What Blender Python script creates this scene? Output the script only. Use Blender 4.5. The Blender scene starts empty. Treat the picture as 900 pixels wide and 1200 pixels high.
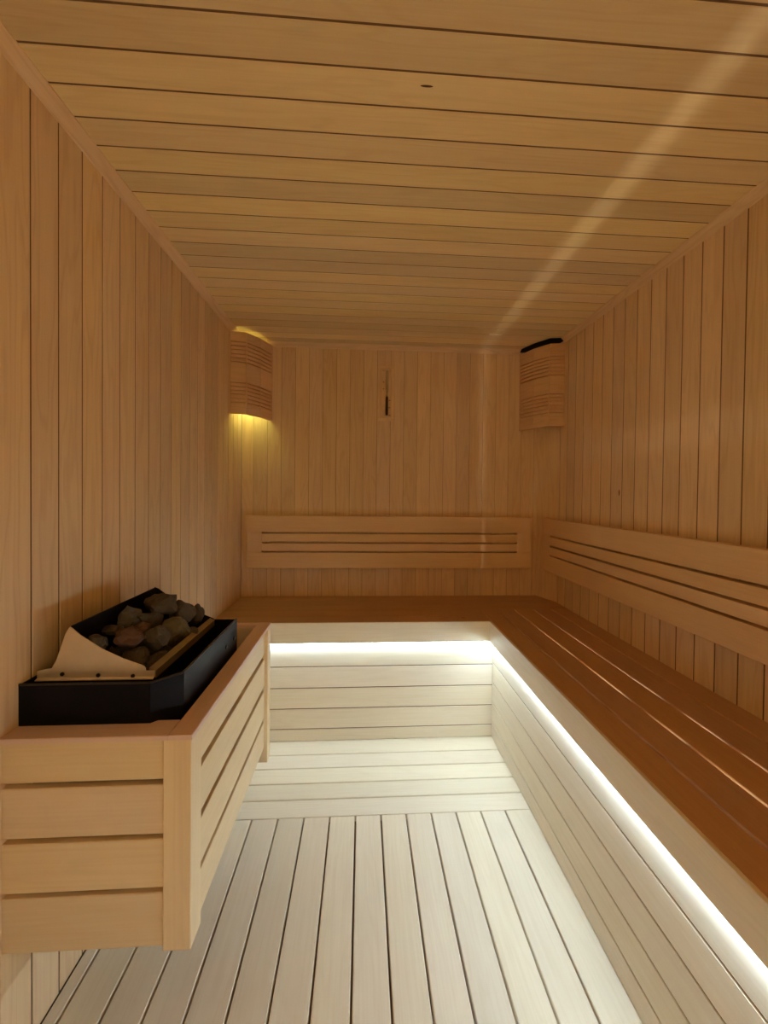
import bpy, bmesh, math, random
from mathutils import Vector, Matrix, noise
random.seed(7)
C = bpy.context.scene.collection
S = bpy.context.scene

# ------------------------------------------------------------------ camera
HC = 1.19
F_PX, CX, CY = 538.73, 462.8, 585.94
yaw, pitch, roll = .07, -.0164, .0113
f_ = Vector((math.sin(yaw)*math.cos(pitch), math.cos(yaw)*math.cos(pitch), math.sin(pitch)))
r_ = Vector((math.cos(yaw), -math.sin(yaw), 0)); u_ = r_.cross(f_)
r2 = math.cos(roll)*r_ + math.sin(roll)*u_; u2 = -math.sin(roll)*r_ + math.cos(roll)*u_
cam = bpy.data.cameras.new('camera'); co = bpy.data.objects.new('camera', cam); C.objects.link(co)
m = Matrix((r2, u2, -f_)).transposed().to_4x4(); m.translation = Vector((0, 0, HC)); co.matrix_world = m
cam.sensor_fit = 'HORIZONTAL'; cam.sensor_width = 36; cam.lens = F_PX*36/900
cam.shift_x = (450-CX)/900; cam.shift_y = (CY-600)/900; cam.clip_start = .02
S.camera = co

# ------------------------------------------------------------------ world, exposure
w = bpy.data.worlds.new('world'); S.world = w; w.use_nodes = True
w.node_tree.nodes['Background'].inputs[0].default_value = (0, 0, 0, 1)
S.view_settings.view_transform = 'Standard'; S.view_settings.look = 'None'
S.view_settings.gamma = 1; S.view_settings.use_curve_mapping = False
S.view_settings.exposure = 0.26
S.cycles.max_bounces = 20; S.cycles.diffuse_bounces = 14; S.cycles.glossy_bounces = 6
S.cycles.sample_clamp_indirect = 6
LED_COL = (.78, 1.0, 1.10); LED_E = 52.0
UNDER_COL = (1.0, .92, .72); UNDER_E = 88.0
BULB_COL = (.70, 1.0, .32); BULB_W = .35
FILL_COL = (1.0, .60, .17); FILL_W = 4.8  # added fill light behind the camera

# ------------------------------------------------------------------ room numbers (metres)
XL, XR, H, YB, YF = -.704, 1.111, 2.055, 2.728, -.55
ZB = .573; XE, YE = .618, 2.169; XRI, YRI = .640, 2.194

# ------------------------------------------------------------------ materials
def nt(name):
    mt = bpy.data.materials.new(name); mt.use_nodes = True
    t = mt.node_tree; return mt, t, t.nodes['Principled BSDF']
def wood(name, base, dark, rough=.55, var=.10, rings=.35):
    """boards: grain runs along the local X axis, every board shifted and toned by its own random"""
    mt, t, b = nt(name); N, L = t.nodes, t.links
    tc = N.new('ShaderNodeTexCoord'); oi = N.new('ShaderNodeObjectInfo')
    mul = N.new('ShaderNodeVectorMath'); mul.operation = 'SCALE'; mul.inputs[0].default_value = (37, 53, 71)
    L.new(oi.outputs['Random'], mul.inputs['Scale'])
    ad = N.new('ShaderNodeVectorMath'); L.new(tc.outputs['Object'], ad.inputs[0]); L.new(mul.outputs[0], ad.inputs[1])
    def noise_(sx, sy, scale, detail=4, dist=0):
        mp = N.new('ShaderNodeMapping'); mp.inputs['Scale'].default_value = (sx, sy, sy)
        L.new(ad.outputs[0], mp.inputs[0])
        n = N.new('ShaderNodeTexNoise'); n.inputs['Scale'].default_value = scale; n.inputs['Detail'].default_value = detail
        n.inputs['Distortion'].default_value = dist; L.new(mp.outputs[0], n.inputs['Vector']); return n.outputs['Fac'], mp
    fib, _ = noise_(1.2, 70, 3.0, 5)
    blot, _ = noise_(1, 5, 1.6, 3)
    # cathedral figure: bands of a slow, stretched height field
    hf, _ = noise_(.9, 9, 1.3, 2, .3)
    s1 = N.new('ShaderNodeMath'); s1.operation = 'MULTIPLY'; s1.inputs[1].default_value = 60; L.new(hf, s1.inputs[0])
    s2 = N.new('ShaderNodeMath'); s2.operation = 'SINE'; L.new(s1.outputs[0], s2.inputs[0])
    def mr(sock, a, b_, c, d):
        q = N.new('ShaderNodeMapRange'); q.inputs[1].default_value = a; q.inputs[2].default_value = b_
        q.inputs[3].default_value = c; q.inputs[4].default_value = d; L.new(sock, q.inputs[0]); return q.outputs[0]
    a1 = mr(fib, .35, .7, 0, .28); a2 = mr(blot, .35, .7, 0, .35); a3 = mr(s2.outputs[0], .2, 1, 0, rings)
    def add(x, y):
        q = N.new('ShaderNodeMath'); q.operation = 'ADD'; L.new(x, q.inputs[0]); L.new(y, q.inputs[1]); return q.outputs[0]
    fac = add(add(a1, a2), a3)
    mix = N.new('ShaderNodeMix'); mix.data_type = 'RGBA'; mix.inputs[6].default_value = (*base, 1); mix.inputs[7].default_value = (*dark, 1)
    L.new(fac, mix.inputs[0])
    hv = N.new('ShaderNodeHueSaturation'); L.new(mix.outputs[2], hv.inputs['Color'])
    L.new(mr(oi.outputs['Random'], 0, 1, 1-var, 1+var*.6), hv.inputs['Value'])
    sm = N.new('ShaderNodeMath'); sm.operation = 'MULTIPLY'; sm.inputs[1].default_value = 7.31; L.new(oi.outputs['Random'], sm.inputs[0])
    fr = N.new('ShaderNodeMath'); fr.operation = 'FRACT'; L.new(sm.outputs[0], fr.inputs[0])
    L.new(mr(fr.outputs[0], 0, 1, .94, 1.1), hv.inputs['Saturation']); L.new(mr(fr.outputs[0], 0, 1, .494, .504), hv.inputs['Hue'])
    L.new(hv.outputs[0], b.inputs['Base Color'])
    b.inputs['Roughness'].default_value = rough; b.inputs['Specular IOR Level'].default_value = .3
    bp = N.new('ShaderNodeBump'); bp.inputs['Strength'].default_value = .12; bp.inputs['Distance'].default_value = .0006
    L.new(fib, bp.inputs['Height']); L.new(bp.outputs[0], b.inputs['Normal'])
    return mt
def plain(name, col, rough=.5, metal=0., var=.25, scale=40, bump=.1):
    mt, t, b = nt(name); N, L = t.nodes, t.links
    tc = N.new('ShaderNodeTexCoord'); n = N.new('ShaderNodeTexNoise'); n.inputs['Scale'].default_value = scale; n.inputs['Detail'].default_value = 6
    L.new(tc.outputs['Object'], n.inputs['Vector'])
    cr = N.new('ShaderNodeMix'); cr.data_type = 'RGBA'
    cr.inputs[6].default_value = (*[c*(1-var) for c in col], 1); cr.inputs[7].default_value = (*[min(1, c*(1+var)) for c in col], 1)
    L.new(n.outputs['Fac'], cr.inputs[0]); L.new(cr.outputs[2], b.inputs['Base Color'])
    b.inputs['Roughness'].default_value = rough; b.inputs['Metallic'].default_value = metal
    bp = N.new('ShaderNodeBump'); bp.inputs['Strength'].default_value = bump; bp.inputs['Distance'].default_value = .001
    L.new(n.outputs['Fac'], bp.inputs['Height']); L.new(bp.outputs[0], b.inputs['Normal']); return mt
def glow(name, col, e):
    mt, t, b = nt(name); b.inputs['Base Color'].default_value = (.8, .8, .8, 1)
    b.inputs['Emission Color'].default_value = (*col, 1); b.inputs['Emission Strength'].default_value = e; return mt
M = dict(
    pale=wood('pale_aspen', (.82, .77, .66), (.70, .62, .49), var=.07, rings=.15),
    wall=wood('wall_alder', (.81, .64, .43), (.65, .46, .28), var=.10, rings=.32),
    ceil=wood('ceiling_alder', (.85, .70, .42), (.69, .52, .28), var=.16, rings=.2),
    seat=wood('bench_wood', (.52, .32, .18), (.40, .23, .12), var=.06, rings=.15, rough=.45),
    guard=wood('guard_wood', (.80, .67, .48), (.66, .52, .34), var=.05, rings=.12),
    rim=wood('rim_wood', (.78, .60, .54), (.66, .48, .42), var=.04, rings=.1),
    back=wood('backrest_wood', (.78, .58, .37), (.64, .44, .26), var=.03, rings=.1),
    lamp=wood('shade_wood', (.76, .54, .33), (.60, .40, .22), var=.05, rings=.3),
    void=plain('joint_backing', (.15, .085, .045), .9),  # dark joint wood, with the shade of the grooves put into its colour
    black=plain('black_enamel', (.004, .004, .008), .5, var=.1, bump=.03),
    steel=plain('brushed_steel', (.80, .74, .66), .45, .85, .12, 25, .05),
    lip=plain('tank_lip', (.26, .21, .15), .5, .7, .2, 30),
    screw=plain('screw_dark', (.03, .03, .03), .4, .8),
    stone=plain('olivine_stone', (.065, .053, .042), .9, 0, .5, 35, .6),
    stone_red=plain('reddish_stone', (.095, .052, .04), .9, 0, .5, 35, .6), stone_ochre=plain('ochre_stone', (.10, .075, .035), .9, 0, .5, 35, .6),
    stone_grey=plain('grey_stone', (.09, .088, .085), .9, 0, .5, 35, .6),
    sand=plain('red_sand', (.10, .03, .02), .9), tick=plain('tick_ink', (.05, .03, .02), .8),
    knot=plain('knot', (.10, .05, .025), .8), ceramic=plain('lamp_socket', (.7, .68, .62), .4),
    led=glow('led_diffuser', LED_COL, LED_E), led_far=glow('led_diffuser_far', LED_COL, LED_E*.62), under=glow('under_bench_led', UNDER_COL, UNDER_E),
    bulb=glow('bulb_glass', BULB_COL, 32.), off=plain('bulb_off', (.75, .72, .62), .15),
    rubber=plain('grey_metal', (.30, .30, .30), .5),
)
gl, t_, b_ = nt('clear_glass'); b_.inputs['Transmission Weight'].default_value = 1; b_.inputs['Roughness'].default_value = .02; M['glass'] = gl

# ------------------------------------------------------------------ helpers
AX = dict(X=Vector((1, 0, 0)), Y=Vector((0, 1, 0)), Z=Vector((0, 0, 1)))
def place(name, me, parent, mw):
    """link a mesh object; parents are either unrotated Empties or setting pieces, both with known world matrices"""
    o = bpy.data.objects.new(name, me); C.objects.link(o)
    if parent is not None:
        o.parent = parent
        q = parent; pm = Matrix.Identity(4)
        while q is not None: pm = q.matrix_basis @ pm; q = q.parent
        mw = pm.inverted() @ mw
    o.matrix_basis = mw
    return o
def finish(name, bm, mat, parent=None, loc=(0, 0, 0), smooth=False, mats=None):
    bmesh.ops.recalc_face_normals(bm, faces=bm.faces[:])
    me = bpy.data.meshes.new(name); bm.to_mesh(me); bm.free()
    if smooth:
        for p in me.polygons: p.use_smooth = True
    for q in (mats or [mat]): me.materials.append(q)
    return place(name, me, parent, Matrix.Translation(Vector(loc)))
def thing(name, label, cat, loc, group=None):
    o = bpy.data.objects.new(name, None); C.objects.link(o); o.location = loc; o.empty_display_size = .05
    o['label'] = label; o['category'] = cat
    if group: o['group'] = group
    return o
def sweep(prof, L):
    bm = bmesh.new(); n = len(prof)
    a = [bm.verts.new((-L/2, y, z)) for y, z in prof]; b = [bm.verts.new((L/2, y, z)) for y, z in prof]
    bm.faces.new(a[::-1]); bm.faces.new(b)
    for i in range(n): j = (i+1) % n; bm.faces.new((a[i], a[j], b[j], b[i]))
    bmesh.ops.recalc_face_normals(bm, faces=bm.faces[:]); return bm
_cache = {}
def board(name, lo, hi, axis, face, mat, parent, ch=.0025, all4=False):
    """axis-aligned plank from lo to hi; grain and local X along axis; the front (face, like '-Y') has chamfered edges"""
    lo, hi = Vector(lo), Vector(hi); c = (lo+hi)/2; d = hi-lo
    l = AX[axis].copy(); n = AX[face[-1]]*(-1 if face[0] == '-' else 1); wv = n.cross(l)
    ab = lambda v: abs(v.x*d.x)+abs(v.y*d.y)+abs(v.z*d.z)
    L, W, T = ab(l), ab(wv), ab(n)
    key = (name, round(L, 4), round(W, 4), round(T, 4), mat.name, ch, all4); me = _cache.get(key)
    if me is None:
        h = T/2; e = ch if all4 else 0
        prof = [(-W/2+e, -h), (W/2-e, -h)] + ([(W/2, -h+e)] if e else []) + [(W/2, h-ch), (W/2-ch, h), (-W/2+ch, h), (-W/2, h-ch)] + ([(-W/2, -h+e)] if e else [])
        bm = sweep(prof, L); me = bpy.data.meshes.new(name); bm.to_mesh(me); bm.free(); me.materials.append(mat); _cache[key] = me
    mw = Matrix((l, wv, n)).transposed().to_4x4(); mw.translation = c
    return place(name, me, parent, mw)
def box(name, lo, hi, mat, parent=None):
    d = Vector(hi)-Vector(lo); k = 'XYZ'[max(range(3), key=lambda i: d[i])]; f = 'Z' if k != 'Z' else 'Y'
    return board(name, lo, hi, k, '+'+f, mat, parent, ch=.0001)
def bar(name, prof, x0, x1, p, ldir, adir, bdir, mat, parent):
    """profile (a, b) swept along ldir from x0 to x1; local X is the length"""
    l, a_, b_ = Vector(ldir).normalized(), Vector(adir).normalized(), Vector(bdir).normalized()
    if l.cross(a_).dot(b_) < 0: l = -l; x0, x1 = -x1, -x0
    bm = sweep(prof, x1-x0); me = bpy.data.meshes.new(name); bm.to_mesh(me); bm.free(); me.materials.append(mat)
    mw = Matrix((l, a_, b_)).transposed().to_4x4(); mw.translation = Vector(p) + l*(x0+x1)/2
    return place(name, me, parent, mw)
def prism(name, pts, vec, mat, parent=None):
    c = sum((Vector(p) for p in pts), Vector())/len(pts)
    bm = bmesh.new(); a = [bm.verts.new(Vector(p)-c) for p in pts]; b = [bm.verts.new(Vector(p)-c+Vector(vec)) for p in pts]
    bm.faces.new(a[::-1]); bm.faces.new(b); n = len(pts)
    for i in range(n): j = (i+1) % n; bm.faces.new((a[i], a[j], b[j], b[i]))
    return finish(name, bm, mat, parent, c)
def cyl(name, c, r, h, axis, mat, parent, seg=24, r2=None):
    bm = bmesh.new(); bmesh.ops.create_cone(bm, cap_ends=True, segments=seg, radius1=r, radius2=r if r2 is None else r2, depth=h)
    if axis == 'Y': bmesh.ops.rotate(bm, verts=bm.verts, matrix=Matrix.Rotation(math.pi/2, 3, 'X'))
    if axis == 'X': bmesh.ops.rotate(bm, verts=bm.verts, matrix=Matrix.Rotation(math.pi/2, 3, 'Y'))
    return finish(name, bm, mat, parent, c)
def knot(c, s, parent):
    bm = bmesh.new(); bmesh.ops.create_icosphere(bm, subdivisions=2, radius=1)
    for v in bm.verts: v.co = Vector((v.co.x*s[0], v.co.y*s[1], v.co.z*s[2]))
    finish('knot', bm, M['knot'], parent, c, True)

# ------------------------------------------------------------------ room shell
TH = .0120; GD = .0016          # cladding thickness
def setting(name, lo, hi, mat):
    o = box(name, lo, hi, mat); o['kind'] = 'structure'; return o
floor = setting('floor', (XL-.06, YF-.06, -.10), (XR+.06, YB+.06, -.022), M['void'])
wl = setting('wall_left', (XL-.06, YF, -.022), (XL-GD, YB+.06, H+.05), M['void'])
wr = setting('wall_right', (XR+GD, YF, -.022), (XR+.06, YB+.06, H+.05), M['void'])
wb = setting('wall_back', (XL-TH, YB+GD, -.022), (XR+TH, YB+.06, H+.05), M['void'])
wf = setting('wall_front', (XL-TH, YF-.06, -.022), (XR+TH, YF, H+.05), M['wall'])
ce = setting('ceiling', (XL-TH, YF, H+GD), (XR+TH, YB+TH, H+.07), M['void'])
G = .0056; GB = .0014
def seams(first, pitch, lo, hi):
    s = first
    while s - pitch > lo + .012: s -= pitch
    out = [lo]
    while s < hi - .012: out.append(s); s += pitch
    out.append(hi); return list(zip(out[:-1], out[1:]))
for a, b in seams(1.031, .0897, YF, YB): board('plank', (XL-TH, a+G/2, 0), (XL, b-G/2, H), 'Z', '+X', M['wall'], wl, ch=.0010)
for a, b in seams(1.188, .0897, YF, YB): board('plank', (XR, a+G/2, 0), (XR+TH, b-G/2, H), 'Z', '-X', M['wall'], wr, ch=.0010)
for a, b in seams(-.636, .0795, XL, XR): board('plank', (a+GB/2, YB, 0), (b-GB/2, YB+TH, H), 'Z', '-Y', M['wall'], wb, ch=.0006)
for a, b in seams(.8666, .0891, YF, YB): board('ceiling_board', (XL, a+G/2, H), (XR, b-G/2, H+TH), 'X', '-Z', M['ceil'], ce, ch=.0010)
GF = .0055
for a, b in [(XL, -.6688)] + [(-.6688+.0934*i, -.6688+.0934*(i+1)) for i in range(13)] + [(-.6688+.0934*13, XRI+.008)]:
    board('floor_board', (a+GF/2, YF, -.022), (b-GF/2, 1.6748-.001, 0), 'Y', '+Z', M['pale'], floor, ch=.002)
ys = [1.6748, 1.7755, 1.8751, 1.9785, 2.081, YRI+.01]
for a, b in zip(ys[:-1], ys[1:]):
    board('floor_board', (XL, a+GF/2, -.022), (XRI+.008, b-GF/2, 0), 'X', '+Z', M['pale'], floor, ch=.002)
def strip(name, prof, x0, x1, p, l, a, b, mat='wall'):
    o = bar(name, prof, x0, x1, p, l, a, b, M[mat], None); o['kind'] = 'structure'
crown = [(0, 0), (.027, 0), (.027, .004), (.004, .027), (0, .027)]
strip('trim_1', crown, YF, YB, (XL, 0, H), (0, 1, 0), (1, 0, 0), (0, 0, -1))
strip('trim_2', crown, YF, YB, (XR, 0, H), (0, 1, 0), (-1, 0, 0), (0, 0, -1))
strip('trim_3', crown, XL, XR, (0, YB, H), (1, 0, 0), (0, -1, 0), (0, 0, -1))
strip('trim_4', [(0, 0), (.055, 0), (0, .178)], ZB, H-.02, (XR, YB, 0), (0, 0, 1), (-1, 0, 0), (0, -1, 0))
knot((XR, 1.925, 1.20), (.0008, .004, .014), wr); knot((.127, .986, H), (.014, .003, .0008), ce)

# ------------------------------------------------------------------ L-shaped bench, panelled fronts, hidden light strips
bench = thing('corner_bench', 'L-shaped wooden corner bench with brown slatted seat, pale panelled front and hidden light strip', 'bench', (XE, YE, 0))
TS, GS = .012, .007; FT = .009; ZF = .475
zt = ZB; zs = ZB-TS
ed = [XE+FT+.0003, .714, .812, .915, 1.017, XR-.001]
for i in range(5):
    a = ed[i] + (GS/2 if i else 0); b = ed[i+1] - (GS/2 if i < 4 else 0)
    board('seat_board', (a, YF+.001, zs), (b, 2.40-.001, zt), 'Y', '+Z', M['seat'], bench, ch=.0015)
for a, b in ((2.40, 2.509), (2.509, 2.618), (2.618, YB-.001)):
    board('seat_board', (XL+.001, a+.0005, zs), (XR-.001, b-.0005, zt), 'X', '+Z', M['seat'], bench, ch=.001)
for a, b in ((YE+FT+.0003, 2.284), (2.284, 2.40)):
    board('seat_board', (XL+.001, a+(.0005 if a > 2.2 else 0), zs), (XE+FT-.001, b-.0005, zt), 'X', '+Z', M['seat'], bench, ch=.001)
knot((.503, 2.238, ZB), (.010, .004, .0008), bench)
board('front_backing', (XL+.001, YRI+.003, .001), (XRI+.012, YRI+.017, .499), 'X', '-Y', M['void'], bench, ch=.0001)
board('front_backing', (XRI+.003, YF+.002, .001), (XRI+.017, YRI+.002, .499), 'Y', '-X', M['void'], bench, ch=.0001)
board('fascia_board', (XL+.001, YE, ZF), (XE, YE+FT, zt), 'X', '-Y', M['pale'], bench, ch=.001)
board('fascia_board', (XE, YF+.001, ZF), (XE+FT, YE+FT, zt), 'Y', '-X', M['pale'], bench, ch=.001)
zr = [.0, .059, .156, .2545, .3565, .500]
RT = .016
for a, b in zip(zr[:-1], zr[1:]):
    board('front_board', (XL+.001, YRI, a+.0018), (XRI+RT, YRI+RT, b-.0018), 'X', '-Y', M['pale'], bench, ch=.002)
zr = [.0, .073, .169, .268, .3655, .500]
for a, b in zip(zr[:-1], zr[1:]):
    board('front_board', (XRI, YF+.001, a+.0018), (XRI+RT, YRI-.001, b-.0018), 'Y', '-X', M['pale'], bench, ch=.002)
for y in (-.30, .05, .40, .73, 1.06, 1.29, 1.64, 2.11):
    wd = .05 if y > 1.2 and y < 1.4 else .028
    board('joist', (XE+FT+.001, y-wd, zs-.045), (XR-.001, y+wd, zs-.0005), 'X', '+Z', M['pale'], bench, ch=.001)
    if y != 2.11: board('support_leg', (XRI+RT+.002, y-.02, 0), (XRI+RT+.04, y+.02, zs-.046), 'Z', '-X', M['pale'], bench, ch=.001)
for x in (-.6, -.1, .4):
    board('joist', (x, YE+FT+.001, zs-.045), (x+.04, YB-.001, zs-.0005), 'Y', '+Z', M['pale'], bench, ch=.001)
# light strips behind the fascias: aluminium channel with a diffuser
box('light_channel', (XL+.002, YE+FT+.0005, ZF+.0135), (XE-.004, YE+FT+.0095, ZF+.016), M['rubber'], bench)
o = box('light_strip', (XL+.002, YE+FT+.001, ZF-.006), (XE-.004, YE+FT+.009, ZF+.0133), M['led_far'], bench)
box('light_channel', (XE+FT+.0005, YF+.01, ZF+.0135), (XE+FT+.0095, YE-.01, ZF+.016), M['rubber'], bench)
box('light_strip', (XE+FT+.001, YF+.01, ZF-.006), (XE+FT+.009, YE-.01, ZF+.0133), M['led'], bench)
board('strip_rail', (.699, YF+.01, .270), (.729, YE-.02, .288), 'Y', '+Z', M['pale'], bench, ch=.001)
box('light_strip', (.708, YF+.05, .2885), (.720, YE-.1, .292), M['under'], bench)

# ------------------------------------------------------------------ backrests
def backrest(label, along, lo, hi, s0, s1, wallpos, face):
    """along X or Y from lo to hi; slots from s0 to s1"""
    z = [.747, .8375, .8465, .890, .899, .9465, .9555, 1.049]
    off = .05; t = .036
    th = thing('backrest', label, 'backrest', ((lo+hi)/2, wallpos, .747) if along == 'X' else (wallpos, (lo+hi)/2, .747), 'backrests above the bench')
    def bd(name, a, b, z0, z1, d0=off, d1=off-t, ax=None):
        if along == 'X': board(name, (a, wallpos-d0, z0), (b, wallpos-d1, z1), ax or 'X', '-Y', M['back'], th, ch=.0012)
        else: board(name, (wallpos-d0, a, z0), (wallpos-d1, b, z1), ax or 'Y', '-X', M['back'], th, ch=.0012)
    bd('bottom_board', lo, hi, z[0], z[1]); bd('top_board', lo, hi, z[6], z[7])
    bd('slat', s0, s1, z[2], z[3]); bd('slat', s0, s1, z[4], z[5])
    bd('end_block', lo, s0-.0002, z[1], z[6], ax='Z'); bd('end_block', s1+.0002, hi, z[1], z[6], ax='Z')
    n = 3
    for i in range(n):
        c = s0 + .12 + (s1-s0-.24)*i/(n-1)
        bd('mounting_batten', c-.025, c+.025, z[0]+.02, z[7]-.02, off-t-.0002, .0005, 'Z')
backrest('slotted wooden backrest on the far wall, flat on, between the corner lamps', 'X', -.660, 1.007, -.574, .920, YB, '-Y')
backrest('long slotted wooden backrest on the right-hand wall, running towards the camera', 'Y', -.30, 2.645, -.20, 2.535, XR, '-X')

# ------------------------------------------------------------------ corner lamps
def corner_lamp(label, sx, cx, z0, z1, slits, lit):
    th = thing('corner_lamp', label, 'lamp', (cx, YB, z0), 'sauna corner lamps')
    P = [(0, .24), (.08, .225), (.135, .13), (.175, .004)]
    pts = [Vector((cx+sx*u, YB-v, 0)) for u, v in P]
    T = .014
    for i in range(3):
        a, b = pts[i], pts[i+1]; l = (b-a).normalized(); n = Vector((l.y, -l.x, 0))
        mid = (a+b)/2
        if (mid - Vector((cx, YB, 0))).dot(n) < 0: n = -n
        # two boards per face with six fine slits above and six below: profile (out, z) swept along the face
        prof = [(0, z0)]
        prof.append((T, z0))
        for s in sorted(slits):
            prof += [(T, s-.0036), (T-.012, s-.0032), (T-.012, s+.0032), (T, s+.0036)]
        prof += [(T, z1), (0, z1)]
        e = .0004
        bar('shade_panel', prof, e, (b-a).length-e, a-n*T, l, n, (0, 0, 1), M['lamp'], th)
    for i in range(1, 3):   # thin upright strips that close the joints between the faces
        p = pts[i]; d = (p - Vector((cx, YB, 0))).normalized()
        cyl('corner_strip', (p.x-d.x*.013, p.y-d.y*.013, (z0+z1)/2), .007, z1-z0-.004, 'Z', M['lamp'], th, 8)
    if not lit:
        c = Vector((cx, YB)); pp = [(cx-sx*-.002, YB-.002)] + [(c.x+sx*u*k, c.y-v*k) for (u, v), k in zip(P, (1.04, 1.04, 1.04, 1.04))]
        prism('dark_plate', [(x, y, H-.0175) for x, y in pp], (0, 0, .0165), M['black'], th)  # black plate added to give the dark area above the unlit lamp
    q = Vector((cx+sx*.06, YB-.07, 0))
    box('lamp_bracket', (min(cx, cx+sx*.1), YB-.03, z0+.20), (max(cx, cx+sx*.1), YB-.001, z0+.24), M['lamp'], th)
    cyl('lamp_socket', (q.x, q.y, z0+.205), .018, .05, 'Z', M['ceramic'], th)
    bm = bmesh.new(); bmesh.ops.create_uvsphere(bm, u_segments=20, v_segments=12, radius=.028)
    for v in bm.verts:
        if v.co.z > 0: k = v.co.z/.028; v.co.x *= 1-.5*k*k; v.co.y *= 1-.5*k*k; v.co.z *= 1.5
    finish('light_bulb', bm, M['bulb'] if lit else M['off'], th, (q.x, q.y, z0+.140), True)
corner_lamp('lit slatted wooden corner lamp giving yellow light, upper left of the far wall', 1, XL, 1.598, 2.030,
            [1.976, 1.955, 1.934, 1.912, 1.891, 1.870, 1.760, 1.740, 1.720, 1.699, 1.678, 1.657], True)
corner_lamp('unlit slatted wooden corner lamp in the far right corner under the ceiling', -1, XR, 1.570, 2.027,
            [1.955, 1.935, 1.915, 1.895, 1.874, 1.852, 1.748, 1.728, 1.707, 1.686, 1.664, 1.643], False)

# ------------------------------------------------------------------ sand timer on the far wall
tm = thing('sand_timer', 'narrow wooden sand timer with dark red sand hanging on the far wall', 'timer', (.133, YB, 1.614))
board('back_board', (.083, YB-.010, 1.614), (.183, YB-.0005, 1.933), 'Z', '-Y', M['wall'], tm, ch=.004)
for x in (.092, .160): board('side_rail', (x, YB-.022, 1.628), (x+.014, YB-.0105, 1.919), 'Z', '-Y', M['wall'], tm, ch=.002)
for z in (1.628, 1.905): board('end_cap', (.1065, YB-.022, z), (.1595, YB-.0105, z+.014), 'X', '-Y', M['wall'], tm, ch=.002)
def bulb_glass(name, prof, mat, parent, c):
    bm = bmesh.new(); n = 14; rings = []
    for r, z in prof: rings.append([bm.verts.new((r*math.cos(2*math.pi*i/n), r*math.sin(2*math.pi*i/n), z)) for i in range(n)])
    for A, Bq in zip(rings[:-1], rings[1:]):
        for i in range(n): j = (i+1) % n; bm.faces.new((A[i], A[j], Bq[j], Bq[i]))
    bm.faces.new(rings[0][::-1]); bm.faces.new(rings[-1])
    return finish(name, bm, mat, parent, c, True)
tc = (.136, YB-.019, 1.642)
g = bulb_glass('glass_tube', [(.001, 0), (.0070, .004), (.0078, .02), (.0078, .11), (.003, .128), (.0018, .131), (.003, .134), (.0078, .152), (.0078, .24), (.0070, .256), (.001, .262)], M['glass'], tm, tc)
bulb_glass('sand', [(.001, .001), (.0062, .005), (.0070, .02), (.0070, .098), (.001, .112)], M['sand'], g, tc)
for z in (1.731, 1.688, 1.643): box('scale_mark', (.146, YB-.0112, z), (.157, YB-.0103, z+.003), M['tick'], tm)
for z in (1.797, 1.837): box('scale_mark', (.112, YB-.0112, z), (.119, YB-.0103, z+.004), M['tick'], tm)

# ------------------------------------------------------------------ stove
hx0, hx1, hy0, hy1, hz = XL+.002, -.392, .990, 1.475, .785
st = thing('sauna_stove', 'black electric sauna stove with steel side plate and tray of stones, inside the slatted guard', 'stove', (-.55, 1.23, .33))
def shell(name, outline, z0, z1, t, mat, parent):
    """open-topped box of wall thickness t with a floor"""
    c = Vector((sum(p[0] for p in outline)/len(outline), sum(p[1] for p in outline)/len(outline), (z0+z1)/2)); n = len(outline)
    inner = []
    for i in range(n):
        p0, p1, p2 = Vector(outline[i-1]), Vector(outline[i]), Vector(outline[(i+1) % n])
        d1 = (p1-p0).normalized(); d2 = (p2-p1).normalized(); n1 = Vector((-d1.y, d1.x)); n2 = Vector((-d2.y, d2.x))
        bis = (n1+n2).normalized(); inner.append(p1 + bis*t/max(.3, bis.dot(n1)))
    bm = bmesh.new(); V = lambda p, z: bm.verts.new((p[0]-c.x, p[1]-c.y, z-c.z))
    ob, ot = [V(p, z0) for p in outline], [V(p, z1) for p in outline]; it, ib = [V(p, z1) for p in inner], [V(p, z0+t) for p in inner]
    for i in range(n):
        j = (i+1) % n
        bm.faces.new((ob[i], ob[j], ot[j], ot[i])); bm.faces.new((ot[i], ot[j], it[j], it[i])); bm.faces.new((it[i], it[j], ib[j], ib[i]))
    bm.faces.new(ob[::-1]); bm.faces.new(ib)
    return finish(name, bm, mat, parent, c)
case = shell('outer_casing', [(hx0, hy0), (-.440, hy0), (hx1, 1.045), (hx1, hy1), (hx0, hy1)], .33, hz, .004, M['black'], st)
# folded top edge of the casing
def lip(name, a, b, r, mat, parent):
    a, b = Vector(a), Vector(b); l = (b-a).normalized(); u = Vector((0, 0, 1)); n = l.cross(u)
    prof = [(r*math.cos(k*math.pi/4), r*math.sin(k*math.pi/4)) for k in range(8)]
    bar(name, prof, 0, (b-a).length, a, l, n, u, mat, parent)
for q in ('black',): M[q].node_tree.nodes['Principled BSDF'].inputs['Specular IOR Level'].default_value = .12
M['lipblack'] = plain('lip_enamel', (.03, .028, .03), .35, .3, .1)
for a, b in (((hx0, hy0+.002), (-.440, hy0+.002)), ((-.440, hy0+.002), (hx1-.002, 1.045)), ((hx1-.002, 1.045), (hx1-.002, hy1))):
    lip('edge_bead', (*a, hz), (*b, hz), .0028, M['lipblack'], case)
for y in (1.36, 1.44): cyl('rivet', (hx1+.001, y, .735), .006, .004, 'X', M['screw'], case, 12)
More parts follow.
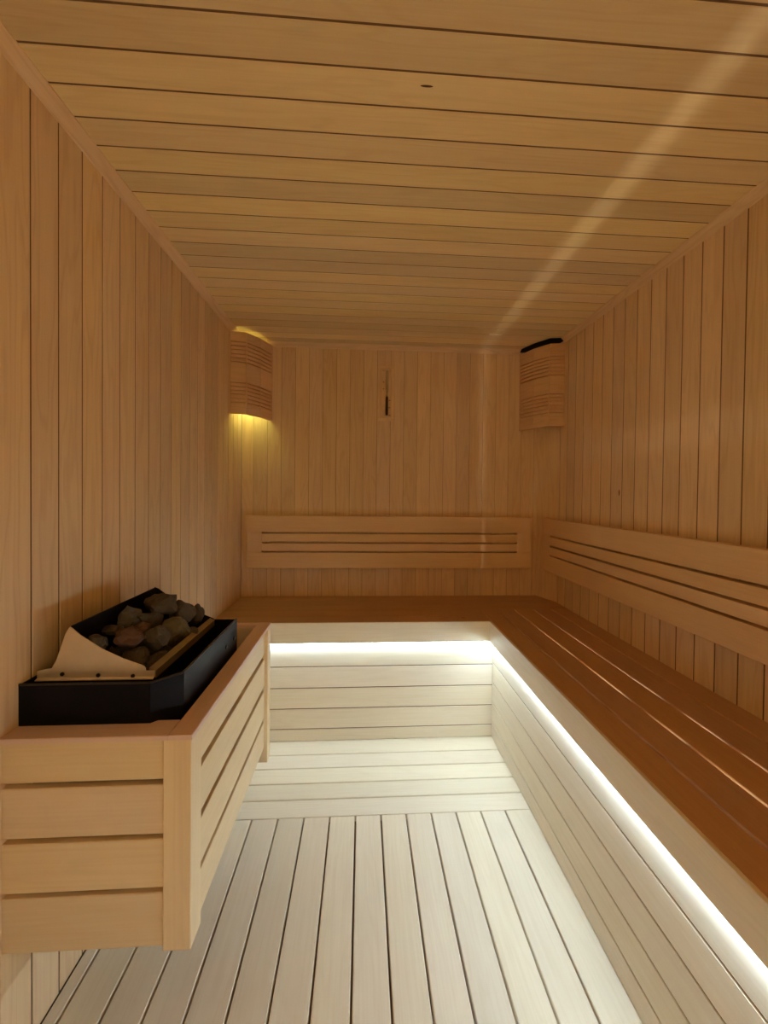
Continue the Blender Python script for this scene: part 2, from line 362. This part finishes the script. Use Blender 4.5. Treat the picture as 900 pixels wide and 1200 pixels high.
# inner stone tank
tx0, tx1, ty0, ty1 = -.622, -.447, 1.028, 1.425
tank = shell('stone_tank', [(tx0+.002, ty0+.004), (tx1, ty0+.004), (tx1, ty1), (tx0+.002, ty1)], .36, .785, .004, M['black'], st)
prism('tank_lip', [(tx1+.002, ty0, .797), (tx1-.012, ty0, .803), (tx1-.012, ty0, .794), (tx1+.002, ty0, .780)], (0, ty1-ty0, 0), M['lip'], tank)
pl = prism('side_plate', [(-.690, ty0, .784), (-.4475, ty0, .784), (-.4475, ty0, .797), (-.4655, ty0, .797), (-.4665, ty0, .803), (-.470, ty0, .808),
           (-.512, ty0, .824), (-.555, ty0, .845), (-.600, ty0, .875), (-.620, ty0, .893), (-.624, ty0, .894), (-.632, ty0, .880), (-.642, ty0, .850), (-.651, ty0, .822), (-.660, ty0, .806), (-.690, ty0, .800)], (0, -.002, 0), M['steel'], st)
pl['label'] = 'bare steel side plate with a sloping top edge'
prism('plate_flange', [(-.690, ty0-.010, .781), (-.4475, ty0-.010, .781), (-.4475, ty0-.002, .783), (-.690, ty0-.002, .783)], (0, 0, .0015), M['steel'], pl)
for x, z in ((-.638, .793), (-.564, .7895), (-.492, .785+.002)): cyl('screw', (x, ty0-.003, z), .0042, .003, 'Y', M['screw'], pl, 12)
prism('far_plate', [(-.660, ty1, .60), (-.447, ty1, .60), (-.447, ty1, .800), (-.470, ty1, .810), (-.555, ty1, .850), (-.612, ty1, .893), (-.622, ty1, .897), (-.66, ty1, .80)], (0, .003, 0), M['black'], st)
prism('rear_plate', [(-.622, ty0, .50), (-.619, ty0, .50), (-.619, ty0, .896), (-.622, ty0, .896)], (0, ty1-ty0, 0), M['black'], st)
prism('tray_slope', [(-.619, ty0+.001, .60), (-.619, ty0+.001, .79), (-.616, ty0+.001, .79), (-.4505, ty0+.001, .71), (-.4505, ty0+.001, .60)], (0, ty1-ty0-.002, 0), M['black'], tank)

# stones on the slope
def stone(c, s, seed, label, rz=0):
    rnd = random.Random(seed); pl_ = []
    for k in range(20):
        v = Vector((rnd.gauss(0, 1), rnd.gauss(0, 1), rnd.gauss(0, 1))).normalized(); pl_.append((v, rnd.uniform(.55, 1.0)))
    bm = bmesh.new(); bmesh.ops.create_icosphere(bm, subdivisions=3, radius=1)
    for v in bm.verts:
        d = v.co.normalized(); r = 1.25
        for n, h in pl_:
            q = d.dot(n)
            if q > .05: r = min(r, h/q)
        r *= 1 + .10*noise.noise(d*2.1+Vector((seed*3.1, 0, 0))) + .14*noise.noise(d*4+Vector((0, seed*2.7, 0)))
        v.co = d*r
    R = Matrix.Rotation(rz, 3, 'Z') @ Matrix.Rotation(rnd.uniform(-.4, .4), 3, 'X')
    for v in bm.verts: v.co = R @ Vector((v.co.x*s[0], v.co.y*s[1], v.co.z*s[2]))*1.22
    o = finish('stone', bm, M['stone_red'] if 'reddish' in label else M['stone_ochre'] if 'ochre' in label else M['stone_grey'] if 'grey stove' in label else M['stone'], None, c, False)
    o['label'] = label; o['category'] = 'stone'; o['group'] = 'stones in the stove tray'
ST = [((112, 749), -.584, 1.056, .846, (.026, .030, .022), 'rounded dark stove stone lowest at the left, by the steel plate peak'),
      ((150, 742), -.545, 1.120, .838, (.034, .040, .022), 'broad reddish brown stove stone left of the middle'),
      ((150, 721), -.590, 1.205, .856, (.022, .030, .026), 'small grey stove stone standing upright at the rear plate'),
      ((178, 750), -.505, 1.170, .826, (.034, .048, .032), 'largest jagged stove stone in the front middle'),
      ((160, 768), -.514, 1.085, .800, (.030, .034, .022), 'low dark stove stone behind the right end of the steel plate'),
      ((200, 735), -.500, 1.262, .812, (.030, .042, .034), 'tall ochre brown stove stone right of the largest one'),
      ((190, 705), -.563, 1.330, .866, (.040, .070, .030), 'long dark stove stone on top at the rear peak'),
      ((215, 712), -.512, 1.350, .838, (.032, .045, .034), 'steep stove stone high up on the right side'),
      ((236, 716), -.490, 1.405, .815, (.022, .018, .030), 'flat stove stone in the far right corner of the tray'),
      ((136, 728), -.592, 1.150, .850, (.020, .028, .016), 'thin dark stove stone wedged against the rear plate, left of the small grey one'),
      ((185, 728), -.552, 1.250, .838, (.024, .034, .026), 'dark stove stone in the middle of the tray between its larger neighbours'),
      ((190, 762), -.476, 1.130, .782, (.020, .036, .024), 'narrow dark stove stone beside the tank lip in front'),
      ((168, 738), -.548, 1.180, .838, (.022, .030, .020), 'reddish stove stone pressed between the broad one and the jagged one'),
      ((220, 738), -.470, 1.285, .780, (.018, .030, .022), 'small stove stone low behind the tank lip')]
for i, (px, x, y, z, s, lab) in enumerate(ST): stone((x, y, z), s, 11+i, lab, rz=.4*math.sin(i*2.3))
# rubble beneath the named stones
rb = bmesh.new(); rr = random.Random(3)
for k in range(60):
    y = rr.uniform(ty0+.035, ty1-.035); x = rr.uniform(tx0+.035, tx1-.032)
    z = .728 + (tx1-x)*.42 + rr.uniform(0, .012); r = rr.uniform(.016, .024)
    q = bmesh.ops.create_icosphere(rb, subdivisions=1, radius=r)
    for v in q['verts']: v.co = v.co*(1+rr.uniform(-.2, .2)) + Vector((x+.53, y-1.23, z-.8))
o = finish('stone_rubble', rb, M['stone'], None, (-.53, 1.23, .8)); o['kind'] = 'stuff'
o['label'] = 'small dark stones filling the stove tray beneath the large ones'; o['category'] = 'stones'

# ------------------------------------------------------------------ slatted guard around the stove
gd = thing('stove_guard', 'slatted wooden guard box with reddish top rim around the black stove', 'guard', (-.52, 1.32, .20))
GX, GY0, GY1 = -.338, .940, 1.734
GT = .700; RTk = .010
board('corner_post', (-.393, GY0, .262), (GX, GY0+.058, GT-RTk-.0005), 'Z', '-Y', M['guard'], gd, ch=.0015)
board('corner_post', (-.393, GY1-.045, .200), (GX, GY1, GT-RTk-.0005), 'Z', '+X', M['guard'], gd, ch=.0015)
board('wall_cleat', (XL+.0005, GY0+.0245, .27), (XL+.03, GY0+.055, GT-RTk-.001), 'Z', '-Y', M['guard'], gd)
board('wall_cleat', (XL+.0005, GY1-.060, .22), (XL+.03, GY1-.030, GT-RTk-.001), 'Z', '+Y', M['guard'], gd)
zf = [(.6075, GT-RTk-.001), (.4965, .5965), (.3865, .4855), (.266, .3765)]
for a, b in zf: board('slat', (XL+.0005, GY0+.006, a), (-.3935, GY0+.024, b), 'X', '-Y', M['guard'], gd, ch=.0015)
zsd = [(.597, GT-RTk-.001), (.481, .580), (.3645, .4645), (.255, .3495)]
for a, b in zsd: board('slat', (GX-.028, GY0+.0585, a), (GX-.012, GY1-.0455, b), 'Y', '+X', M['guard'], gd, ch=.0015)
for a, b in zsd: board('slat', (XL+.0305, GY1-.030, a), (-.3935, GY1-.014, b), 'X', '+Y', M['guard'], gd, ch=.0015)
board('top_rim', (XL+.0005, GY0-.002, GT-RTk), (-.3835, GY0+.064, GT), 'X', '+Z', M['rim'], gd, ch=.0015)
board('top_rim', (-.383, GY0-.002, GT-RTk), (GX+.002, GY1+.002, GT), 'Y', '+Z', M['rim'], gd, ch=.0015)
board('top_rim', (XL+.0005, GY1-.030, GT-RTk), (-.3835, GY1+.002, GT), 'X', '+Z', M['rim'], gd, ch=.0015)

# ------------------------------------------------------------------ warm fill light added behind the camera, tilted up to the ceiling
def area(name, loc, rot, sx, sy, col, watt):
    l = bpy.data.lights.new(name, 'AREA'); l.shape = 'RECTANGLE'; l.size = sx; l.size_y = sy; l.color = col; l.energy = watt
    o = bpy.data.objects.new(name, l); C.objects.link(o); o.location = loc; o.rotation_euler = rot; return o
area('fill_light', (.15, YF+.16, 1.15), (math.pi/2+.5, 0, 0), .7, .9, FILL_COL, FILL_W)
